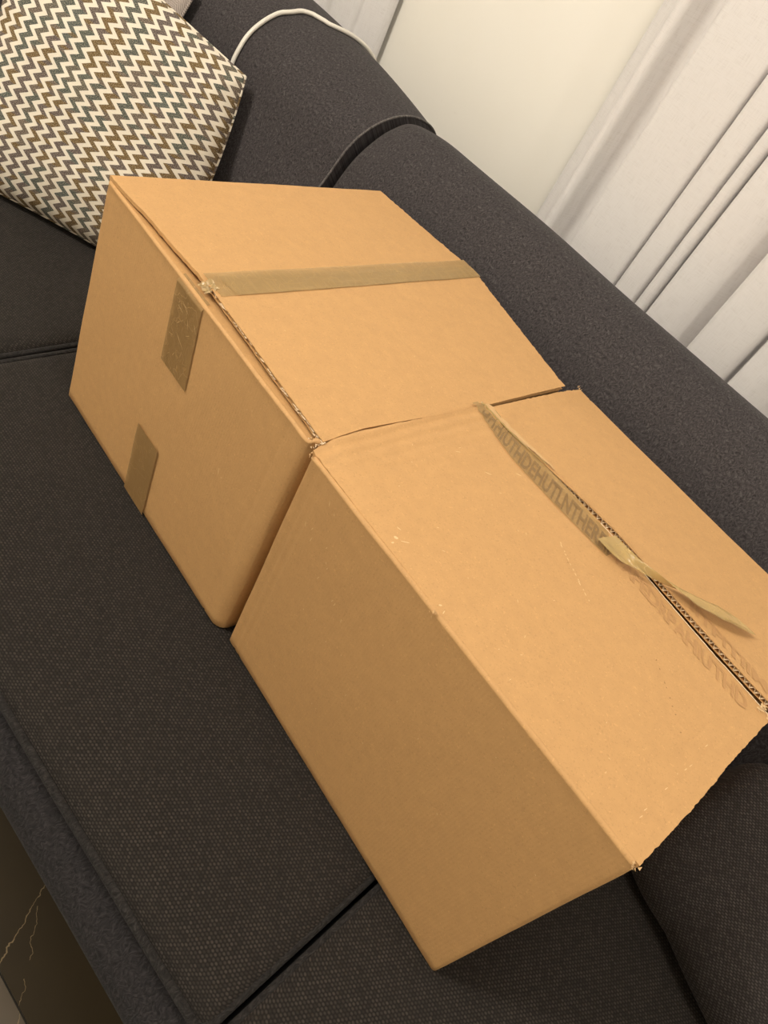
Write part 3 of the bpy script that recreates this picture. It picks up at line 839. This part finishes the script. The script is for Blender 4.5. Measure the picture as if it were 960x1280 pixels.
# scuffs and pits on the top and the front
s2 = lambda x, y: surf2(x, y, .0006)
it = [(.636, .0193, .006, .0035, .4), (.645, .026, .010, .0012, .9), (.628, .030, .006, .0010, .3), (.640, .012, .004, .002, 1.5), (.56, .185, .008, .0009, 1.1), (.60, .206, .010, .0010, .8), (.615, .252, .010, .0012, .7), (.722, .012, .004, .002, 1), (.730, .010, .005, .0012, 2)]
it += [(lerp(.716, .790, t) + rnd.uniform(-.002, .002), lerp(.228, .198, t), rnd.uniform(.002, .006), .0013, -.4) for t in [i / 12 for i in range(13)]]
it += [(rnd.uniform(.53, .98), rnd.uniform(.02, .24), rnd.uniform(.001, .0045), .0007, rnd.uniform(0, 3)) for _ in range(26)]
it += [(.98 + rnd.uniform(-.002, .002), y_, .006, .0008, 1.5) for y_ in (.05, .06, .10, .14, .15, .19)]
marks(s2, it, M_scuff, b2, b2, 'scuff')
it = [(lerp(.886, .957, t) + rnd.uniform(-.002, .002), lerp(.220, .170, t), rnd.uniform(.0012, .003), .0014, rnd.uniform(0, 3)) for t in (0, .12, .3, .36, .5, .62, .72, .97)] + [(.742, .214, .003, .0015, 0), (.766, .208, .002, .001, 0), (.67, .235, .002, .001, 0)]
marks(s2, it, M_pit, b2, b2, 'pit')
def front2s(x, z): return lerp(lerp(.0070, .0022, (x - .51) / .495), front2(x), z / H2) - .0015 * sin(pi * (x - .508) / .5) * sin(pi * z / H2) - .0012
it = [(rnd.uniform(.53, .66), rnd.uniform(.24, .36), rnd.uniform(.003, .008), .0008, rnd.uniform(1.2, 2.2)) for _ in range(12)] + [(rnd.uniform(.53, .98), rnd.uniform(.03, .35), rnd.uniform(.001, .003), .0009, rnd.uniform(0, 3)) for _ in range(22)]
marks(lambda x, z: Vector((x, front2s(x, z), z)), it, M_scuff, b2, b2, 'scuff')

# ------------------------------------------------------------------ pillows
def pillow(name, BL, BR, TR, T, m_, label, cat, seed, zmin=.002, seamr=.003, TL=None, bow=.035):
    BL, BR, TR = Vector(BL), Vector(BR), Vector(TR); TL = Vector(TL) if TL else BL + TR - BR
    ux = (BR - BL); uy = (TR - BR); nrm = ux.cross(uy).normalized(); W_, H_ = ux.length, uy.length
    n = 56; V, F, U = [], [], []
    loc = (BL + BR) / 2; loc.z = 0
    e = empty(name, loc, label, cat)
    def pt(s, t, sd):
        # s,t in -1..1; edges bow in a little between the corners
        k = .035
        ss = s * (1 - (bow if s > 0 else k) * (1 - t * t)); tt = t * (1 - (.0 if t > 0 else k) * (1 - s * s))
        rr = .04
        p = BL.lerp(BR, ss * .5 + .5).lerp(TL.lerp(TR, ss * .5 + .5), tt * .5 + .5)
        a = max(0, 1 - abs(s) ** 2.6); b = max(0, 1 - abs(t) ** 2.6)
        th = T * (a * b) ** .52
        th *= 1 + .10 * nz(s * 1.5 + seed, t * 1.5, sd)
        th += .0035 * nz(s * 4 + seed, t * 4, sd + 3) * (a * b) ** .3
        # soft puckers running in from the corners
        for (cx_, cy_) in ((1, 1), (1, -1), (-1, 1), (-1, -1)):
            d = math.hypot(s - cx_, t - cy_); an = math.atan2(t - cy_, s - cx_)
            th += .004 * sin(an * 9 + seed) * exp(-(d / .35) ** 2) * (a * b) ** .3
        q = p + nrm * (th * sd)
        if q.z < zmin: q.z = zmin
        return q
    for sd in (1, -1):
        for j in range(n + 1):
            for i in range(n + 1):
                s, t = -cos(pi * i / n), -cos(pi * j / n)
                V.append(pt(s, t, sd)); U.append(((s * .5 + .5) * W_, (t * .5 + .5) * H_))
    m2 = (n + 1) ** 2
    for j in range(n):
        for i in range(n):
            a = j * (n + 1) + i; F.append((a, a + 1, a + n + 2, a + n + 1)); F.append((m2 + a, m2 + a + n + 1, m2 + a + n + 2, m2 + a + 1))
    link('cover', V, F, m_, e, U, True, loc)
    # seam cord all round
    path = []
    for i in range(n): path.append(V[i])
    for j in range(n): path.append(V[j * (n + 1) + n])
    for i in range(n): path.append(V[n * (n + 1) + n - i])
    for j in range(n): path.append(V[(n - j) * (n + 1)])
    v, f, u = tube([Vector((p.x, p.y, max(p.z, zmin + seamr))) for p in path], seamr, 6, True)
    link('seam', v, f, m_, e, [(p[0] * 1.0, p[2]) for p in v], True, loc)
    return e
BR = Vector((-.270, .296, .006)); dr = Vector((-.818, -.575, 0)).normalized(); BL = BR + dr * .46; TR = Vector((-.405, .470, .372))
pillow('throw_pillow', BL, BR, TR, .074, M_zig, 'cream throw pillow with brown, grey and teal zigzag rows', 'pillow', 2, TL=(-.745, .20, .485), bow=-.075)
pillow('throw_pillow', (-1.00, .24, .01), (-.60, .31, .01), (-.635, .475, .42), .05, M_herr, 'grey herringbone pillow at the top left, behind the zigzag one', 'pillow', 6)

# dark loose cushion beyond the right-hand box
def cushion():
    e = empty('seat_pillow', (1.35, .40, 0), 'very dark linen cushion lying to the right of the open-seamed box', 'pillow')
    prof = [(.0, .0), (-.022, .02), (-.03, .06), (-.018, .11), (.02, .165), (.075, .222), (.125, .240), (.165, .222), (.19, .16), (.19, .06), (.17, .004)]
    base = smooth_path([(0, a, b) for a, b in prof], 4); V, F = [], []; n = 50; m_ = len(base)
    for i in range(n + 1):
        s = i / n; x = lerp(1.062, 1.72, s); yb = interp(x, [(1.06, .353), (1.10, .350), (1.167, .343), (1.272, .305), (1.45, .27), (1.72, .27)])
        k = math.sqrt(max(0, 1 - (1 - min(1, min(s, 1 - s) * n * .25 / 2.6)) ** 2)) * .3 + .7
        for p in base:
            V.append(Vector((x + .004 * nz(p.y * 20, p.z * 20, 3), yb + .08 + (p.y - .08) * k + .004 * nz(x * 12, p.z * 9, 1), max(.001, .09 + (p.z - .09) * (k if p.z > .09 else 1) + .003 * nz(x * 9, p.y * 9, 6) * (1 if p.z > .03 else 0)))))
    for i in range(n):
        for k in range(m_): a, b = i * m_ + k, i * m_ + (k + 1) % m_; F.append((a, b, b + m_, a + m_))
    F.append(tuple(range(m_))); F.append(tuple(n * m_ + k for k in range(m_)))
    o = link('cover', V, F, M_dark, e, None, True, e.location)
cushion()

# ------------------------------------------------------------------ white cable looping over the sofa back
cp = [(-.434, .500, .318), (-.4345, .514, .3351), (-.436, .5175, .348), (-.4411, .5274, .3689), (-.4429, .5358, .3889), (-.4458, .5502, .4105), (-.4463, .5663, .4334), (-.4465, .5851, .4538), (-.4451, .6074, .4725), (-.4375, .6263, .4879), (-.4339, .6516, .4975), (-.4208, .6707, .5045), (-.4006, .6852, .5095), (-.385, .700, .5130), (-.372, .75, .50), (-.362, .80, .46), (-.355, .85, .38), (-.35, .86, .25), (-.345, .88, .10), (-.34, .90, -.2), (-.30, .92, -.43)]
def onback(p):
    ok, c0, n0, _ = left_back.data.polygons and left_back.closest_point_on_mesh(p - Vector(OFF)) or (0, 0, 0, 0)
    c0 = c0 + Vector(OFF); d = (p - c0).dot(n0)
    return c0 + n0 * .0046 if d < .0046 or p.z > .2 else p
bpy.context.view_layer.update()
wp = [Vector(W(*onback(q))) for q in smooth_path(cp, 4)]
e = empty('cable', W(-.30, .92, FL), 'thin white cable looping from the zigzag pillow over the sofa back', 'cable')
v, f, u = tube(smooth_path(wp, 3), .0043, 10); link('cord', v, f, M_cable, e, None, True, e.location)
